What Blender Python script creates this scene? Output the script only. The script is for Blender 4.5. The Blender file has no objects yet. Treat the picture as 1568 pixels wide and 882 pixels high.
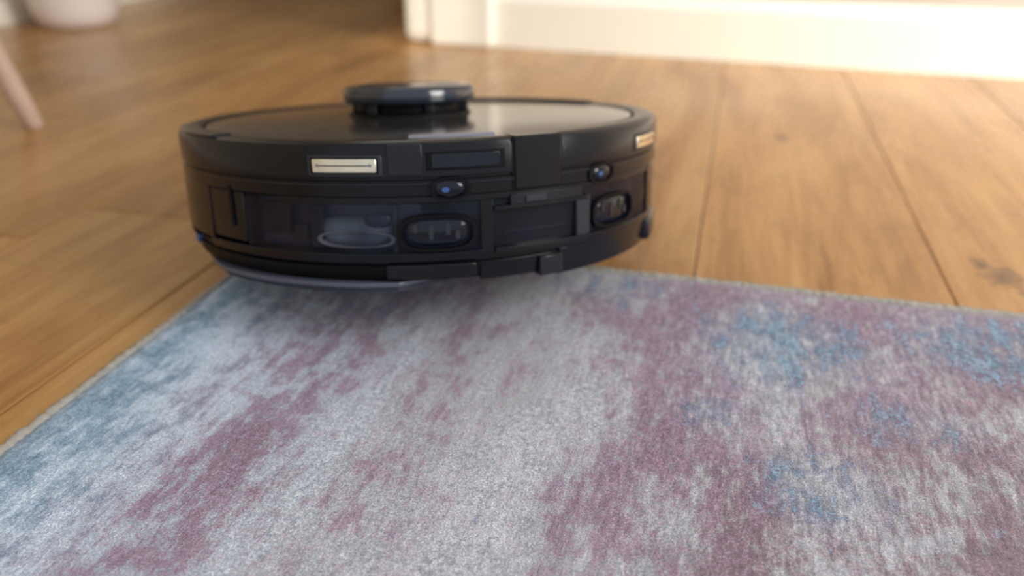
import bpy, math, random
from mathutils import Vector, Matrix
random.seed(4)
S=bpy.context.scene
try:
    S.view_settings.view_transform='Standard'
except Exception: pass
C=bpy.context.collection

# ------------------------------------------------------------ node helpers
class G:
    def __init__(s,name):
        s.m=bpy.data.materials.new(name); s.m.use_nodes=True
        s.t=s.m.node_tree; s.n=s.t.nodes; s.b=s.n['Principled BSDF']
    def set(s,k,v):
        if isinstance(v,bpy.types.NodeSocket): s.t.links.new(v,s.b.inputs[k])
        else: s.b.inputs[k].default_value=v
    def put(s,sock,v):
        if isinstance(v,bpy.types.NodeSocket): s.t.links.new(v,sock)
        else: sock.default_value=v
    def math(s,op,a,b=0.0,c=None,clamp=False):
        n=s.n.new('ShaderNodeMath'); n.operation=op; n.use_clamp=clamp
        s.put(n.inputs[0],a); s.put(n.inputs[1],b)
        if c is not None: s.put(n.inputs[2],c)
        return n.outputs[0]
    def length(s,a):
        n=s.n.new('ShaderNodeVectorMath'); n.operation='LENGTH'
        s.put(n.inputs[0],a)
        return n.outputs['Value']
    def pos(s):
        return s.n.new('ShaderNodeNewGeometry').outputs['Position']
    def obj(s):
        return s.n.new('ShaderNodeTexCoord').outputs['Object']
    def island(s):
        return s.n.new('ShaderNodeNewGeometry').outputs['Random Per Island']
    def sep(s,v):
        n=s.n.new('ShaderNodeSeparateXYZ'); s.put(n.inputs[0],v); return n.outputs
    def comb(s,x,y,z):
        n=s.n.new('ShaderNodeCombineXYZ'); s.put(n.inputs[0],x); s.put(n.inputs[1],y); s.put(n.inputs[2],z); return n.outputs[0]
    def noise(s,v,scale,detail=3,rough=.5,dist=0):
        n=s.n.new('ShaderNodeTexNoise'); s.put(n.inputs['Vector'],v)
        n.inputs['Scale'].default_value=scale; n.inputs['Detail'].default_value=detail
        n.inputs['Roughness'].default_value=rough; n.inputs['Distortion'].default_value=dist
        return n.outputs[0]
    def ramp(s,f,stops,interp='LINEAR'):
        n=s.n.new('ShaderNodeValToRGB'); n.color_ramp.interpolation=interp
        e=n.color_ramp.elements
        while len(e)<len(stops): e.new(.5)
        for i,(p,c) in enumerate(stops):
            e[i].position=p
            e[i].color=(c,c,c,1) if not isinstance(c,tuple) else (*c[:3],1)
        s.put(n.inputs[0],f); return n.outputs[0]
    def mr(s,v,a,b,c=0.0,d=1.0,smooth=False):
        n=s.n.new('ShaderNodeMapRange'); n.clamp=True
        if smooth: n.interpolation_type='SMOOTHSTEP'
        s.put(n.inputs[0],v)
        for i,x in zip((1,2,3,4),(a,b,c,d)): s.put(n.inputs[i],x)
        return n.outputs[0]
    def mix(s,f,a,b,bt='MIX'):
        n=s.n.new('ShaderNodeMix'); n.data_type='RGBA'; n.blend_type=bt
        s.put(n.inputs[0],f)
        for k,v in ((6,a),(7,b)):
            s.put(n.inputs[k], v if isinstance(v,bpy.types.NodeSocket) else (*v[:3],1))
        return n.outputs[2]
    def bump(s,h,strength=.3,dist=.001):
        n=s.n.new('ShaderNodeBump'); n.inputs['Strength'].default_value=strength
        n.inputs['Distance'].default_value=dist; s.put(n.inputs['Height'],h)
        s.t.links.new(n.outputs[0],s.b.inputs['Normal'])

def simple(name,col,rough=.4,metal=0,var=.15,scale=60,bump=.05,spec=.5,**kw):
    g=G(name); n=g.noise(g.obj(),scale,3)
    a=tuple(c*(1-var) for c in col); b=tuple(min(1,c*(1+var)) for c in col)
    g.set('Base Color',g.mix(n,a,b)); g.set('Roughness',g.mr(n,0,1,rough*.85,min(1,rough*1.15)))
    g.set('Metallic',metal); g.set('Specular IOR Level',spec)
    for k,v in kw.items(): g.set(k.replace('_',' '),v)
    if bump: g.bump(g.noise(g.obj(),scale*12,2),bump,.0005)
    return g.m

# ------------------------------------------------------------ mesh helpers
def mk(name,vs,fs,mat,parent=None,smooth=False,bevel=0,auto=None):
    me=bpy.data.meshes.new(name); me.from_pydata([tuple(v) for v in vs],[],fs); me.update()
    import bmesh
    bm=bmesh.new(); bm.from_mesh(me); bmesh.ops.recalc_face_normals(bm,faces=bm.faces); bm.to_mesh(me); bm.free()
    o=bpy.data.objects.new(name,me); C.objects.link(o)
    if mat: me.materials.append(mat)
    if parent: o.parent=parent
    if smooth:
        for p in me.polygons: p.use_smooth=True
    if bevel:
        b=o.modifiers.new('bevel','BEVEL'); b.width=bevel; b.segments=2; b.limit_method='ANGLE'; b.angle_limit=math.radians(40)
    if auto:
        try: me.set_sharp_from_angle(angle=math.radians(auto))
        except Exception: pass
    return o
def boxv(x0,x1,y0,y1,z0,z1):
    v=[(x,y,z) for x in (x0,x1) for y in (y0,y1) for z in (z0,z1)]
    f=[(0,1,3,2),(4,6,7,5),(0,4,5,1),(2,3,7,6),(0,2,6,4),(1,5,7,3)]
    return v,f
def box(name,x0,x1,y0,y1,z0,z1,mat,parent=None,bevel=0):
    v,f=boxv(x0,x1,y0,y1,z0,z1); return mk(name,v,f,mat,parent,False,bevel)
def empty(name,loc=(0,0,0)):
    e=bpy.data.objects.new(name,None); e.location=loc; e.empty_display_size=.05; C.objects.link(e); return e
def lathe(name,prof,mat,parent=None,n=128,cx=0,cy=0,closed=False,auto=30):
    vs=[];fs=[];k=len(prof)
    for i in range(n):
        a=2*math.pi*i/n
        for r,z in prof: vs.append((cx+r*math.sin(a),cy-r*math.cos(a),z))
    for i in range(n):
        j=(i+1)%n
        for q in range(k if closed else k-1):
            w=(q+1)%k
            fs.append((i*k+q,j*k+q,j*k+w,i*k+w))
    if not closed:
        if prof[0][0]>1e-6: fs.append(tuple(i*k for i in range(n)))
        if prof[-1][0]>1e-6: fs.append(tuple(i*k+k-1 for i in reversed(range(n))))
    return mk(name,vs,fs,mat,parent,True,0,auto)
def P(phi,r,z):
    a=math.radians(phi); return (r*math.sin(a),-r*math.cos(a),z)
def sector(name,p0,p1,prof,mat,parent,bevel=.0006,step=2.0):
    """closed r,z profile swept from phi p0 to p1 (deg)"""
    n=max(2,int(abs(p1-p0)/step)+1); k=len(prof); vs=[];fs=[]
    for i in range(n):
        a=p0+(p1-p0)*i/(n-1)
        for r,z in prof: vs.append(P(a,r,z))
    for i in range(n-1):
        for q in range(k):
            w=(q+1)%k; fs.append((i*k+q,(i+1)*k+q,(i+1)*k+w,i*k+w))
    fs.append(tuple(range(k))); fs.append(tuple((n-1)*k+q for q in reversed(range(k))))
    return mk(name,vs,fs,mat,parent,True,bevel,30)
def patch(name,p0,p1,z0,z1,r0,r1,mat,parent,bevel=.0006):
    return sector(name,p0,p1,[(r0,z0),(r1,z0),(r1,z1),(r0,z1)],mat,parent,bevel)
def oval(name,pc,zc,hp,hz,r0,r1,mat,parent,power=2.0,inner=0.0,dome=0.0,n=40):
    vs=[];fs=[]
    def pt(t,k,r):
        c,s_=math.cos(t),math.sin(t)
        x=math.copysign(abs(c)**(2/power),c)*k; y=math.copysign(abs(s_)**(2/power),s_)*k
        return P(pc+hp*x,r,zc+hz*y)
    if inner>0:
        rings=[(1,r0),(1,r1),(inner,r1),(inner,r0)]
    else:
        rings=[(1,r0),(1,r1-dome),(.8,r1-dome*.35),(.5,r1-dome*.1),(.02,r1)]
    for k,r in rings:
        for i in range(n): vs.append(pt(2*math.pi*i/n,k,r))
    m=len(rings)
    for q in range(m-1):
        for i in range(n):
            j=(i+1)%n; fs.append((q*n+i,q*n+j,(q+1)*n+j,(q+1)*n+i))
    if inner<=0:
        fs.append(tuple((m-1)*n+i for i in range(n)))
    else:
        for i in range(n):
            j=(i+1)%n; fs.append(((m-1)*n+i,(m-1)*n+j,j,i))
    return mk(name,vs,fs,mat,parent,True,0,35)

# ------------------------------------------------------------ materials
# oak floor
g=G('oak_floor'); p=g.pos(); r=g.island(); sx=g.sep(p)
off=g.math('MULTIPLY',r,37.0)
v1=g.comb(g.math('ADD',sx[0],off),g.math('ADD',g.math('MULTIPLY',sx[1],.15),off),off)
v2=g.comb(g.math('ADD',sx[0],off),g.math('ADD',g.math('MULTIPLY',sx[1],.06),off),off)
n1=g.noise(v1,13,5,.6,1.0); n2=g.noise(v2,140,4,.6); n3=g.noise(p,5,2)
f=g.math('ADD',g.math('MULTIPLY',n1,.65),g.math('MULTIPLY',n2,.35))
col=g.ramp(f,[(.34,(.265,.118,.032)),(.46,(.395,.195,.060)),(.56,(.48,.262,.092)),(.70,(.55,.325,.130))])
col=g.mix(1.0,col,g.ramp(r,[(0,(.84,.79,.72)),(.5,(.97,.95,.92)),(1,(1.08,1.06,1.02))]),'MULTIPLY')
spot=g.mr(g.noise(p,38,3,.6),.60,.72,0,.4)
col=g.mix(spot,col,(.16,.07,.02))
for (kx,ky,kr) in [(.222,.632,.016),(.238,.60,.010),(.21,.655,.008),(-.47,.93,.012),(.07,.98,.010),(-.30,1.05,.012)]:
    d=g.length(g.comb(g.math('DIVIDE',g.math('SUBTRACT',sx[0],kx),kr),g.math('DIVIDE',g.math('SUBTRACT',sx[1],ky),kr*1.5),0.0))
    kn=g.mr(g.math('ADD',d,g.math('MULTIPLY',g.math('SUBTRACT',g.noise(p,120,3),.5),2.5)),.3,1.1,.8,0)
    col=g.mix(kn,col,(.09,.045,.022))
g.set('Base Color',col); g.set('Roughness',g.mr(g.math('ADD',n2,n3),.7,1.3,.22,.34)); g.set('Specular IOR Level',.65)
g.bump(f,.2,.0006); OAK=g.m
SEAM=simple('seam_dark',(.05,.028,.014),.8)

# rug
g=G('rug_pile'); p=g.pos(); sx=g.sep(p); X,Y=sx[0],sx[1]
warp=g.math('MULTIPLY',g.math('SUBTRACT',g.noise(g.comb(g.math('MULTIPLY',X,2.0),Y,0.0),9,3),.5),.04)
XW=g.math('ADD',X,warp)
xs=lambda x:(x+.36)/.72
band=g.ramp(g.mr(XW,-.36,.36),[(xs(a),b) for a,b in [(-.36,.10),(-.29,.22),(-.25,.60),(-.228,.80),(-.205,.60),(-.175,.42),(-.152,.66),(-.128,.40),(-.07,.34),(-.045,.62),(-.01,.84),(.03,.80),(.06,.60),(.10,.78),(.15,.88),(.2,.70),(.34,.78)]])
yp=g.mr(Y,.36,.54,0,.22,True)
st=g.noise(g.comb(X,g.math('MULTIPLY',Y,.17),1.3),115,5,.75)
md=g.noise(g.comb(X,g.math('MULTIPLY',Y,.65),4.3),72,6,.78)
big=g.noise(g.comb(X,g.math('MULTIPLY',Y,.45),9.0),16,3,.55)
fine=g.noise(g.comb(X,g.math('MULTIPLY',Y,.8),2.0),360,3,.7)
fib=g.noise(p,950,2,.6)
def c(n,k): return g.math('MULTIPLY',g.math('SUBTRACT',n,.5),k)
def add(*a):
    o=a[0]
    for b in a[1:]: o=g.math('ADD',o,b)
    return o
pv=add(band,yp,c(st,1.9),c(md,3.2),c(big,1.4),c(fine,1.7))
pm=g.mr(pv,.34,1.0,0,1)
def blob(x,y,rx,ry,k=1.0):
    d=g.length(g.comb(g.math('DIVIDE',g.math('SUBTRACT',X,x),rx),g.math('DIVIDE',g.math('SUBTRACT',Y,y),ry),0.0))
    return g.mr(d,0.2,1.3,k,0,True)
bl=blob(.055,.475,.085,.08,.84)
for a in [(.065,.337,.05,.04,.70),(.19,.50,.10,.06,.80),(.01,.385,.03,.025,.68),(.30,.42,.1,.08,.5),(-.06,.53,.07,.04,.6),(.12,.40,.05,.03,.60),(-.25,.49,.09,.10,.5),(-.29,.30,.03,.2,.35)]:
    bl=g.math('MAXIMUM',bl,blob(*a))
edge=g.ramp(g.mr(XW,-.36,-.24),[(0,.45),(.24,.88),(.42,.68),(.62,.42),(1,0.0)])
bl=g.math('MAXIMUM',bl,edge)
bv=add(bl,c(st,2.0),c(md,2.8),c(fine,1.5))
bm_=g.mr(bv,.42,1.05,0,1)
bgc=g.mix(g.mr(add(md,c(fine,1.2)),.32,.68),(.31,.325,.37),(.60,.62,.67))
bgc=g.mix(g.mr(big,.44,.62,0,.65),bgc,g.mix(fine,(.29,.30,.325),(.50,.505,.53)))
bgc=g.mix(g.math('MULTIPLY',g.mr(X,-.32,-.14,1,0),.75),bgc,g.mix(g.mr(fine,.3,.7),(.36,.48,.70),(.76,.88,1.0)))
pc=g.mix(g.mr(add(md,c(fine,1.2)),.30,.70),(.120,.050,.088),(.31,.19,.275))
pc=g.mix(g.mr(g.math('ADD',X,g.math('MULTIPLY',Y,-.8)),-.25,-.15,0,.5),pc,(.135,.08,.085))
col=g.mix(g.math('MULTIPLY',pm,.88),bgc,pc)
bc=g.mix(g.mr(add(st,c(fine,1.2)),.38,.66),(.045,.125,.215),(.21,.36,.49))
col=g.mix(g.math('MULTIPLY',bm_,.86),col,bc)
col=g.mix(1.0,col,g.ramp(fib,[(.32,.74),(.5,1.02),(.70,1.48)]),'MULTIPLY')  # fibre tone variation, its bright end painting the pile glint
dash=g.noise(g.comb(X,g.math('MULTIPLY',Y,.25),7.0),330,2,.5)
dm=g.mr(X,-.10,.02,.2,.85)
col=g.mix(dm,col,g.mix(1.0,col,g.ramp(dash,[(.36,.76),(.5,1.0),(.64,1.22)]),'MULTIPLY'))
g.set('Base Color',col); g.set('Roughness',.65); g.set('Sheen Weight',.22); g.set('Sheen Roughness',.35)
g.set('Sheen Tint',(.88,.94,1,1)); g.set('Specular IOR Level',.45)
g.bump(add(fib,g.math('MULTIPLY',fine,.6),g.math('MULTIPLY',g.math('MULTIPLY',dash,dm),.6)),.42,.0009)
RUG=g.m
BIND=simple('rug_binding',(.42,.39,.34),.9,var=.35,scale=300,bump=.8)

WALL=simple('wall_paint',(.50,.44,.38),.7,var=.03,scale=8)
WALLL=simple('wall_left_paint',(.70,.60,.44),.7,var=.03,scale=8)
HALL=simple('hall_paint',(.10,.055,.025),.6,var=.05,scale=5)
TRIM=simple('trim_paint',(.88,.84,.74),.35,var=.02,scale=10)
BLK=simple('black_plastic',(.005,.0055,.008),.22,var=.2,scale=40,bump=.1,spec=.28)
BLK2=simple('black_plastic_dark',(.003,.003,.004),.5,var=.2,scale=40,bump=.1,spec=.15)
SAT=simple('satin_black',(.009,.010,.015),.24,var=.15,scale=30,spec=.35)
GREY=simple('grey_plastic',(.022,.024,.032),.35,var=.15,scale=50,spec=.35)
LGREY=simple('light_grey_plastic',(.20,.20,.25),.3,var=.1,scale=50)
DTANK=simple('tank_dark_blue',(.030,.040,.080),.2,var=.4,scale=60)
TOPM=simple('top_plate_gloss',(.030,.027,.025),.14,var=.12,scale=14,bump=.02,spec=.9)
CAPM=simple('turret_cap',(.012,.018,.032),.12,var=.1,scale=30,spec=.8)
GOLD=simple('contact_metal',(.86,.76,.60),.28,metal=1.0,var=.25,scale=120)
LENS=simple('lens_gloss',(.002,.004,.010),.05,var=.1,scale=20,bump=0,spec=.4)
BLUE=simple('blue_core_highlight',(.03,.09,.26),.25)  # for the sensor cores and the painted blue highlight at the side
WATER=simple('tank_inner',(.13,.175,.235),.20,var=.7,scale=70)
MOP=simple('mop_cloth',(.035,.04,.06),.9,var=.3,scale=200,bump=.5)
MOPP=simple('mop_plate_plastic',(.075,.082,.115),.3,var=.1)
RUBB=simple('rubber',(.012,.012,.012),.75)
g=G('smoky_tank'); g.set('Base Color',(.006,.010,.026,1)); g.set('Roughness',.07); g.set('Alpha',g.mr(g.noise(g.obj(),30,2),.35,.65,.18,.42)); SMOKE=g.m
PINK=simple('pale_wood',(.52,.36,.28),.45,var=.12,scale=30)
SEAT=simple('seat_fabric',(.45,.38,.32),.9,var=.15,scale=200,bump=.4)
POT=simple('white_ceramic',(.80,.72,.68),.35,var=.03)
SOIL=simple('soil',(.06,.04,.025),.95,var=.5,scale=150,bump=1)
LEAF=simple('leaf_green',(.06,.16,.04),.45,var=.3)

# ------------------------------------------------------------ floor (real planks)
vs=[];fs=[]
W=.185; x=-.008-W*18
while x<3.2:
    y=-2.2-random.random()*1.5
    target = abs(x-(-.008-3*W))<.01
    ys=[]
    if target: ys=[-2.2,-.95,.575,2.35,3.6]
    elif abs(x-(-.008-W))<.01 or abs(x+.008)<.01 or abs(x-.177)<.01: ys=[-2.2,-.4-.2*(x>0),1.95+ x,3.6]
    else:
        while y<3.6: ys.append(max(y,-2.2)); y+=1.3+random.random()*.9
        ys.append(3.6)
    for a,b in zip(ys[:-1],ys[1:]):
        if b-a<.02: continue
        gx=.00045; bx=.0013; d=.0007
        n=len(vs)
        x0,x1,y0,y1=x+gx,x+W-gx,a+gx,b-gx
        top=[(x0+bx,y0+bx,0),(x1-bx,y0+bx,0),(x1-bx,y1-bx,0),(x0+bx,y1-bx,0)]
        mid=[(x0,y0,-d),(x1,y0,-d),(x1,y1,-d),(x0,y1,-d)]
        bot=[(x0,y0,-.012),(x1,y0,-.012),(x1,y1,-.012),(x0,y1,-.012)]
        vs+=top+mid+bot
        fs.append((n,n+1,n+2,n+3))
        for q in range(4):
            w=(q+1)%4
            fs.append((n+4+q,n+4+w,n+w,n+q)); fs.append((n+8+q,n+8+w,n+4+w,n+4+q))
    x+=W
fl=mk('floor',vs,fs,OAK)
v,f_=boxv(-3.35,3.3,-2.2,3.6,-.03,-.0119); sub=mk('subfloor',v,f_,SEAM,fl)

# ------------------------------------------------------------ rug
rug=empty('area_rug')
rx0,rx1,ry0,ry1=-.345,.86,-1.25,.556
T=.006
nx,ny=120,160; vs=[];fs=[]
for j in range(ny+1):
    for i in range(nx+1):
        xx=rx0+(rx1-rx0)*i/nx; yy=ry0+(ry1-ry0)*j/ny
        e=min(xx-rx0,rx1-xx,yy-ry0,ry1-yy)
        z=T*(1-.35*math.exp(-e/.004))+.0004*math.sin(xx*31+yy*13)
        vs.append((xx,yy,z))
for j in range(ny):
    for i in range(nx):
        a=j*(nx+1)+i; fs.append((a,a+1,a+nx+2,a+nx+1))
n=len(vs)
ring=[i for i in range(nx+1)]+[j*(nx+1)+nx for j in range(1,ny+1)]+[ny*(nx+1)+i for i in range(nx-1,-1,-1)]+[j*(nx+1) for j in range(ny-1,0,-1)]
for q in ring: vs.append((vs[q][0],vs[q][1],.0003))
for q in range(len(ring)):
    w=(q+1)%len(ring); fs.append((ring[q],ring[w],n+w,n+q))
mk('pile',vs,fs,RUG,rug,True)
def binding(name,p0,p1,nrm):
    L=(Vector(p1)-Vector(p0)); ln=L.length; n=int(ln/.0018); vs=[];fs=[];K=8
    for i in range(n+1):
        cpt=Vector(p0)+L*i/n
        wob=.0004*random.uniform(-1,1)
        for q in range(K):
            a=2*math.pi*q/K
            rr=1+.28*random.uniform(-1,1)
            vs.append((cpt.x+nrm[0]*(.0034*math.cos(a)*rr+wob),cpt.y+nrm[1]*(.0034*math.cos(a)*rr+wob),.0032+.0028*math.sin(a)*rr))
    for i in range(n):
        for q in range(K):
            w=(q+1)%K; fs.append((i*K+q,i*K+w,(i+1)*K+w,(i+1)*K+q))
    fs.append(tuple(range(K))); fs.append(tuple(n*K+q for q in range(K)))
    mk(name,vs,fs,BIND,rug,True)
binding('binding_1',(rx0-.001,ry0,0),(rx0-.001,ry1,0),(1,0))
binding('binding_2',(rx0,ry1+.001,0),(rx1,ry1+.001,0),(0,1))
binding('binding_3',(rx1+.001,ry0,0),(rx1+.001,ry1,0),(1,0))
binding('binding_4',(rx0,ry0-.001,0),(rx1,ry0-.001,0),(0,1))

# ------------------------------------------------------------ robot vacuum
rb=empty('robot_vacuum',(-.2165,.557,.0400))
rb.rotation_euler=(Matrix.Rotation(math.radians(21.6),3,'Z')@Matrix.Rotation(math.radians(-9.8),3,'X')).to_euler()
rb.scale=(1,1,.90)
lathe('upper_shell',[(.157,.0770),(.1585,.0800),(.162,.0812),(.1705,.0812),(.1738,.0795),(.1750,.0765),(.1750,.0590),(.1738,.0584),(.1738,.0572),(.1748,.0566),(.1745,.0470),(.1725,.0455),(.1600,.0455)],BLK,rb,180)
lathe('inner_core',[(0,.0775),(.158,.0775),(.158,.004),(.150,.001),(0,.001)],BLK2,rb,128)
lathe('top_plate',[(0,.0812),(.08,.0811),(.150,.0806),(.1562,.0800),(.1575,.0785),(.1575,.0770),(0,.0770)],TOPM,rb,160)
sector('bumper',62,270,[(.1735,.006),(.1735,.0455),(.160,.0455),(.158,.0)],BLK,rb)
sector('side_wall',-90,-52,[(.1748,.010),(.1745,.0470),(.160,.0470),(.160,.006),(.170,.006)],BLK,rb)
sector('side_wall_cover',-53,-40,[(.1738,.012),(.1738,.046),(.165,.046),(.165,.012)],BLK,rb)
sector('tank_window',-40,60,[(.1728,.009),(.1732,.030),(.1728,.0455),(.1712,.0455),(.1712,.009)],SMOKE,rb)
sector('tank_body',-39.5,-2,[(.158,.010),(.1630,.010),(.1630,.044),(.158,.044)],DTANK,rb)
sector('tank_bottom_rail',-54,66,[(.1740,.0035),(.1745,.0095),(.165,.0095),(.160,.0035)],BLK,rb)
sector('tank_top_lip',-30,60,[(.1742,.042),(.1742,.0465),(.168,.0465),(.168,.042)],BLK,rb)
oval('tank_water',-15.5,.0225,8.5,.0100,.159,.1690,WATER,rb,2.6,dome=.004)
oval('tank_water_ring',-15.0,.0180,8,.0055,.160,.1705,LGREY,rb,2.4,inner=.90)
oval('tank_float',-10.5,.030,2.6,.0045,.159,.1700,DTANK,rb,3,dome=.002)
patch('tank_rib',-24.5,-22,.012,.040,.158,.1695,GREY,rb)
patch('tank_block',-28.5,-25.5,.016,.026,.158,.1690,GREY,rb)
patch('tank_divider',9.5,12.2,.009,.043,.158,.1738,BLK,rb)
patch('tank_partition',-7.6,-6.6,.009,.041,.158,.1695,GREY,rb)
patch('tank_label',-36,-29.5,.020,.040,.158,.1690,SAT,rb)
for i,(pc,hp) in enumerate([(1.2,7.6),(43,7.6)]):
    oval('capsule_bezel',pc,.0225,hp,.0118,.165,.1752,BLK2,rb,3,inner=.88)
    oval('capsule_lens',pc,.0225,hp*.88,.0102,.165,.1742,LENS,rb,3,dome=.003)
    for d,zz,hh in ((-4.2,.026,.003),(-1.2,.023,.005),(2.0,.025,.004),(3.8,.021,.003)):
        oval('lens_rib',pc+d,zz,.45,hh,.168,.1746,GREY,rb,3)
patch('slot_recess',12.2,31.0,.010,.0345,.158,.1715,BLK2,rb)
patch('slot_frame_top',12.2,34.0,.0345,.0375,.165,.1755,BLK,rb)
patch('slot_frame_bottom',12.2,33.0,.0065,.0105,.165,.1765,BLK,rb)
patch('slot_frame_side',30.8,34.5,.010,.0375,.165,.1752,GREY,rb)
patch('slot_shelf',14,30,.018,.0205,.165,.1725,BLK,rb)
patch('tank_handle',15.5,32,.0375,.0445,.165,.1758,SAT,rb)
patch('tank_latch',18.5,23,.0385,.0430,.172,.1768,GREY,rb)
patch('centre_button',16.4,26.6,.0475,.0816,.160,.1764,BLK,rb,.001)
patch('button_seam',16.0,16.4,.0475,.0800,.170,.1753,BLK2,rb,.0001)
patch('button_seam',26.6,27.0,.0475,.0800,.170,.1753,BLK2,rb,.0001)
patch('window_recess',-.4,14.6,.0625,.0745,.170,.1754,BLK2,rb)
patch('window_glass',.6,13.6,.0640,.0730,.170,.1757,LENS,rb)
patch('grey_cover',-7.5,-1.0,.0600,.0795,.170,.1756,SAT,rb)
patch('cable_slot',-44,-43.2,.022,.050,.170,.1751,BLK2,rb,.0001)
patch('belt_line',-52,60,.0540,.0552,.170,.1754,SAT,rb,.0002)
for i,pc in enumerate((-15.6,57.5)):
    patch('contact_bezel',pc-7.2,pc+7.2,.0600,.0730,.170,.1756,GREY,rb)
    patch('contact_recess',pc-6.6,pc+6.6,.0612,.0718,.170,.1758,BLK2,rb)
    patch('charging_contact',pc-6.2,pc+6.2,.0622,.0709,.170,.1764,GOLD,rb,.0008)
    patch('contact_groove',pc-5.4,pc+5.4,.0664,.0672,.170,.17645,BLK2,rb,.0001)
    for d in (-5,5):
        oval('contact_screw',pc+d,.0669,.35,.001,.17,.1767,LGREY,rb)
for i,pc in enumerate((3.8,38)):
    oval('sensor_bezel',pc,.0510,4.0,.0074,.168,.1758,BLK2,rb,2.2,inner=.82)
    oval('sensor_lens',pc,.0510,3.3,.0062,.168,.1764,LENS,rb,2.2,dome=.003)
    oval('sensor_core',pc-.8,.0505,.7,.0016,.17,.1766,BLUE,rb)
sector('lower_chassis',-72,118,[(.1690,-.006),(.1705,.0038),(.10,.0038),(.10,-.006)],BLK,rb)
sector('chassis_skirt',27,95,[(.1700,-.016),(.1725,.0030),(.12,.0030),(.12,-.016)],BLK,rb)
sector('chassis_tray',-68,9.5,[(.1690,-.010),(.1725,.0005),(.13,.0005),(.13,-.010)],BLK2,rb)
patch('tray_clip',-9,8.5,-.0075,.0015,.15,.1745,BLK,rb,.001)
sector('tray_step',9.5,27,[(.1700,-.012),(.1715,.0010),(.13,.0010),(.13,-.012)],BLK,rb)
patch('tray_tab',22,27.5,-.0140,.0,.15,.1740,SAT,rb,.001)
patch('side_highlight',-70,-66,-.004,.003,.16,.1735,BLUE,rb,.002)  # blue piece added to paint a highlight on the lower side
patch('corner_foot',62,76,-.015,.004,.160,.1755,SAT,rb,.003)
sector('side_step',-78,-66,[(.1740,.004),(.1745,.012),(.150,.012),(.150,.004)],BLK2,rb)
def plate(name,z0,z1,inset,mat,bev):
    pts=[P(a,.173-inset-(.012*max(0,(-a-50)/22)),0) for a in range(-74,-13,3)]
    pts+=[(-.020+0,-.170+inset,0),(.040-inset,-.128+inset,0),(.050-inset,-.09,0),(-.13,-.02,0)]
    n=len(pts); vs=[(a,b,z1) for a,b,_ in pts]+[(a,b,z0) for a,b,_ in pts]
    fs=[tuple(range(n)),tuple(reversed(range(n,2*n)))]+[(i,(i+1)%n,n+(i+1)%n,n+i) for i in range(n)]
    return mk(name,vs,fs,mat,rb,False,bev)
plate('mop_plate',-.0135,-.0100,-.002,MOPP,.0012)
plate('mop_cloth',-.0180,-.0133,.002,MOP,.0012)
plate('mop_plate_mount',-.0102,-.004,.006,BLK2,.001)
def wheel(name,cx,cy,cz,r,w):
    n=40; vs=[];fs=[]
    prof=[(r*.55,-w/2),(r*.93,-w/2),(r,-w*.35),(r,w*.35),(r*.93,w/2),(r*.55,w/2)]
    k=len(prof)
    for i in range(n):
        a=2*math.pi*i/n; tr=1+.03*(i%2)
        for q,(rr,xx) in enumerate(prof):
            m=tr if q in(2,3) else 1
            vs.append((cx+xx,cy+rr*m*math.cos(a)/1.03,cz+rr*m*math.sin(a)/1.03/.88))
    for i in range(n):
        j=(i+1)%n
        for q in range(k-1): fs.append((i*k+q,j*k+q,j*k+q+1,i*k+q+1))
    fs.append(tuple(i*k for i in range(n))); fs.append(tuple(i*k+k-1 for i in range(n)))
    mk(name,vs,fs,RUBB,rb,False)
wheel('wheel_1',-.105,.0,.004,.0370,.022); wheel('wheel_2',.105,.0,.004,.0370,.022)
wheel('caster',.0,.125,-.007,.0100,.014)
tx,ty=-.010,.014
lathe('turret_base',[(0,.0812),(.047,.0812),(.046,.0835),(.042,.0850),(0,.0850)],BLK2,rb,96,tx,ty)
lathe('turret_core',[(0,.084),(.040,.084),(.040,.094),(0,.094)],BLK2,rb,64,tx,ty)
for a in range(20,380,60):
    q=math.radians(a); v,f_=boxv(tx+.042*math.sin(q)-.003,tx+.042*math.sin(q)+.003,ty-.042*math.cos(q)-.003,ty-.042*math.cos(q)+.003,.084,.0935)
    mk('turret_post',v,f_,BLK,rb,False,.0008)
lathe('turret_cap',[(0,.0915),(.047,.0915),(.0492,.0925),(.0502,.0945),(.0502,.1020),(.0485,.1044),(.044,.1054),(0,.1058)],CAPM,rb,128,tx,ty,auto=50)
lathe('turret_ring',[(.0370,.1056),(.0385,.1060),(.0400,.1055)],SAT,rb,96,tx,ty)
sector('lid_highlight',-4,15.5,[(.1440,.0800),(.1455,.0820),(.1520,.0820),(.1535,.0800)],LGREY,rb,.0005)  # pale strip added as a painted reflection on the lid
sector('rim_groove',-180,178,[(.1578,.0790),(.1578,.0806),(.1590,.0806),(.1590,.0790)],BLK2,rb,.0001)
sector('rim_rest',-80,-48,[(.1600,.0800),(.1610,.0830),(.1720,.0825),(.1735,.0800)],SAT,rb,.001)
sector('rim_rest',120,165,[(.1600,.0800),(.1610,.0828),(.1720,.0824),(.1735,.0800)],SAT,rb,.001)

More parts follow.
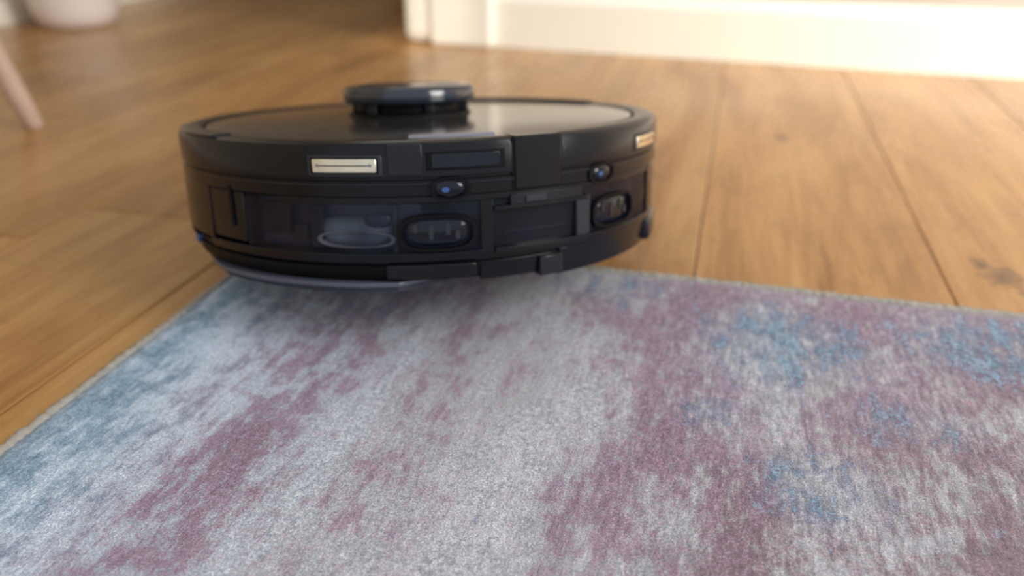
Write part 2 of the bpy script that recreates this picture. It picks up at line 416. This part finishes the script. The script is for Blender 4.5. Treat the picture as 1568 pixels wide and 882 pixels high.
# ------------------------------------------------------------ room
ang=math.radians(-3.8)
wr=Matrix.Translation((-.42,1.455,0))@Matrix.Rotation(ang,4,'Z')
def rot(o): 
    o.matrix_world=wr; return o
rot(box('wall_back',0,3.4,.022,.14,0,2.5,WALL))
prof=[(0,0),(0,.080),(.004,.087),(.010,.092),(.012,.097),(.022,.099),(.022,0)]
vs=[(x,y,z) for x in (0,3.4) for y,z in prof]; k=len(prof)
fs=[tuple(range(k)),tuple(reversed(range(k,2*k)))]+[(i,(i+1)%k,k+(i+1)%k,k+i) for i in range(k)]
rot(mk('baseboard_back',vs,fs,TRIM,None,False,.001))
dc=empty('door_frame'); dc.matrix_world=wr
box('architrave',-.120,.0,-.018,.14,0,2.12,TRIM,dc,.006)
box('jamb',-.178,-.118,-.012,.14,0,2.1,TRIM,dc,.018)
box('head',-1.06,-.178,-.012,.14,2.0,2.12,TRIM,dc,.006)
rot(box('wall_lintel',-1.06,.0,.022,.13,2.12,2.5,WALL))
box('wall_left',-1.60,-1.49,-2.2,3.5,0,2.5,WALLL)
box('baseboard_left',-1.49,-1.475,-2.2,3.5,0,.05,TRIM,None,.003)
box('wall_hall',-1.49,3.3,3.5,3.6,0,2.5,HALL)
box('ceiling',-1.6,3.3,1.62,3.6,2.5,2.6,WALL)

# ------------------------------------------------------------ chair (leg in frame upper left)
ch=empty('dining_chair')
feet=[(-.818,.79),(-.95,.43),(-1.31,.56),(-1.18,.92)]; cx,cy=-1.065,.675
for i,(fx,fy) in enumerate(feet):
    top=Vector((fx+(cx-fx)*.42,fy+(cy-fy)*.42,.43)); bot=Vector((fx,fy,0)); n=20; vs=[];fs=[]
    ax=(top-bot).normalized(); u=ax.orthogonal().normalized(); w=ax.cross(u)
    sec=[(0,.009),(.012,.0112),(.1,.0125),(.5,.0165),(1,.019)]
    for t,r_ in sec:
        c0=bot.lerp(top,t)
        for q in range(n):
            a=2*math.pi*q/n; pt=c0+(u*math.cos(a)+w*math.sin(a))*r_
            if t==0: pt.z=0.0005
            vs.append(tuple(pt))
    for s_ in range(len(sec)-1):
        for q in range(n):
            z=(q+1)%n; fs.append((s_*n+q,s_*n+z,(s_+1)*n+z,(s_+1)*n+q))
    fs.append(tuple(range(n))); fs.append(tuple((len(sec)-1)*n+q for q in range(n)))
    mk('leg_%d'%(i+1),vs,fs,PINK,ch,True,0,40)
so=lathe('seat',[(0,.425),(.19,.425),(.215,.437),(.22,.452),(.205,.468),(0,.474)],SEAT,ch,64,cx,cy)
vs=[];fs=[];n=17
for i in range(n):
    a=math.radians(200+ (i-8)*7.5)
    for r_ in (.20,.222):
        for z in (.47,.56,.66,.74,.77):
            k_=1-.10*((z-.47)/.3)*((i-8)/8)**2
            vs.append((cx+r_*k_*math.cos(a)*(1+.15*(z-.47)),cy+r_*k_*math.sin(a),z))
for i in range(n-1):
    for q in range(4):
        for s_ in (0,5): fs.append((i*10+s_+q,i*10+s_+q+1,(i+1)*10+s_+q+1,(i+1)*10+s_+q))
    fs.append((i*10+4,i*10+9,(i+1)*10+9,(i+1)*10+4)); fs.append((i*10,i*10+5,(i+1)*10+5,(i+1)*10))
for i in (0,n-1):
    for q in range(4): fs.append((i*10+q,i*10+q+1,i*10+q+6,i*10+q+5))
mk('backrest',vs,fs,SEAT,ch,True,0,50)

# ------------------------------------------------------------ flower pot
fp=empty('potted_plant',(-1.345,1.48,0))
lathe('pot',[(0,.0),(.062,.0),(.074,.004),(.084,.03),(.093,.10),(.100,.16),(.102,.165),(.096,.168),(.092,.16),(.086,.14),(0,.14)],POT,fp,64,auto=60)
lathe('soil',[(0,.141),(.0845,.141),(.0845,.149),(.04,.152),(0,.153)],SOIL,fp,48)
for i in range(22):
    a=random.uniform(0,6.28); L=random.uniform(.14,.26); lean=random.uniform(.05,.26); wd=.013
    vs=[];fs=[];m=9
    d=Vector((math.cos(a),math.sin(a),0)); sd=Vector((-d.y,d.x,0))
    for j in range(m):
        t=j/(m-1); c0=d*(.01+lean*.33*t*t)+Vector((0,0,.148+L*t*(1-.25*t*lean*2)))
        w_=wd*math.sin(math.pi*min(.98,.12+t*.88))
        vs+= [tuple(c0-sd*w_),tuple(c0+Vector((0,0,-.003))),tuple(c0+sd*w_)]
    for j in range(m-1):
        for q in (0,1): fs.append((j*3+q,j*3+q+1,(j+1)*3+q+1,(j+1)*3+q))
    mk('leaf_%d'%(i+1),vs,fs,LEAF,fp,True)

# ------------------------------------------------------------ light
w=bpy.data.worlds.new('World'); S.world=w; w.use_nodes=True
w.node_tree.nodes['Background'].inputs[0].default_value=(.88,.94,1,1)
w.node_tree.nodes['Background'].inputs[1].default_value=.80
def area(name,loc,tgt,sx_,sy_,e,col,spread=180):
    l=bpy.data.lights.new(name,'AREA'); l.shape='RECTANGLE'; l.size=sx_; l.size_y=sy_; l.energy=e; l.color=col; l.spread=math.radians(spread)
    o=bpy.data.objects.new(name,l); o.location=loc; C.objects.link(o)
    o.rotation_euler=(Vector(tgt)-Vector(loc)).to_track_quat('-Z','Y').to_euler(); return o
area('window_light_right',(2.2,.0,1.3),(.6,1.3,.0),1.2,1.4,56,(1,.95,.88))
area('baseboard_fill',(2.1,.1,.75),(.6,1.42,.04),.5,.5,7.5,(1,.94,.84),55)  # narrow fill lamp added to brighten the baseboard
area('hall_fill',(-1.3,2.9,1.5),(-.5,1.2,0),1.0,1.2,4,(1,.95,.86))  # lamp added for the glow on jamb and floor, no window here
l=bpy.data.lights.new('jamb_spot','SPOT'); l.energy=150; l.spot_size=math.radians(6); l.spot_blend=.6; l.color=(1,.93,.8); l.shadow_soft_size=.03  # spot lamp added for the bright patch at the jamb foot
o=bpy.data.objects.new('jamb_spot',l); C.objects.link(o); o.location=(-1.3,-.6,1.9)
o.rotation_euler=(Vector((-.585,1.46,.09))-o.location).to_track_quat('-Z','Y').to_euler()

# ------------------------------------------------------------ camera
cam=bpy.data.cameras.new('camera'); co=bpy.data.objects.new('camera',cam); C.objects.link(co); S.camera=co
co.location=(0,0,.27)
cam.lens=28.24; cam.sensor_width=36; cam.clip_start=.01
co.rotation_euler=(math.radians(90-26.8),0,math.radians(14.9))
cam.dof.use_dof=True; cam.dof.focus_distance=.385; cam.dof.aperture_fstop=4.0
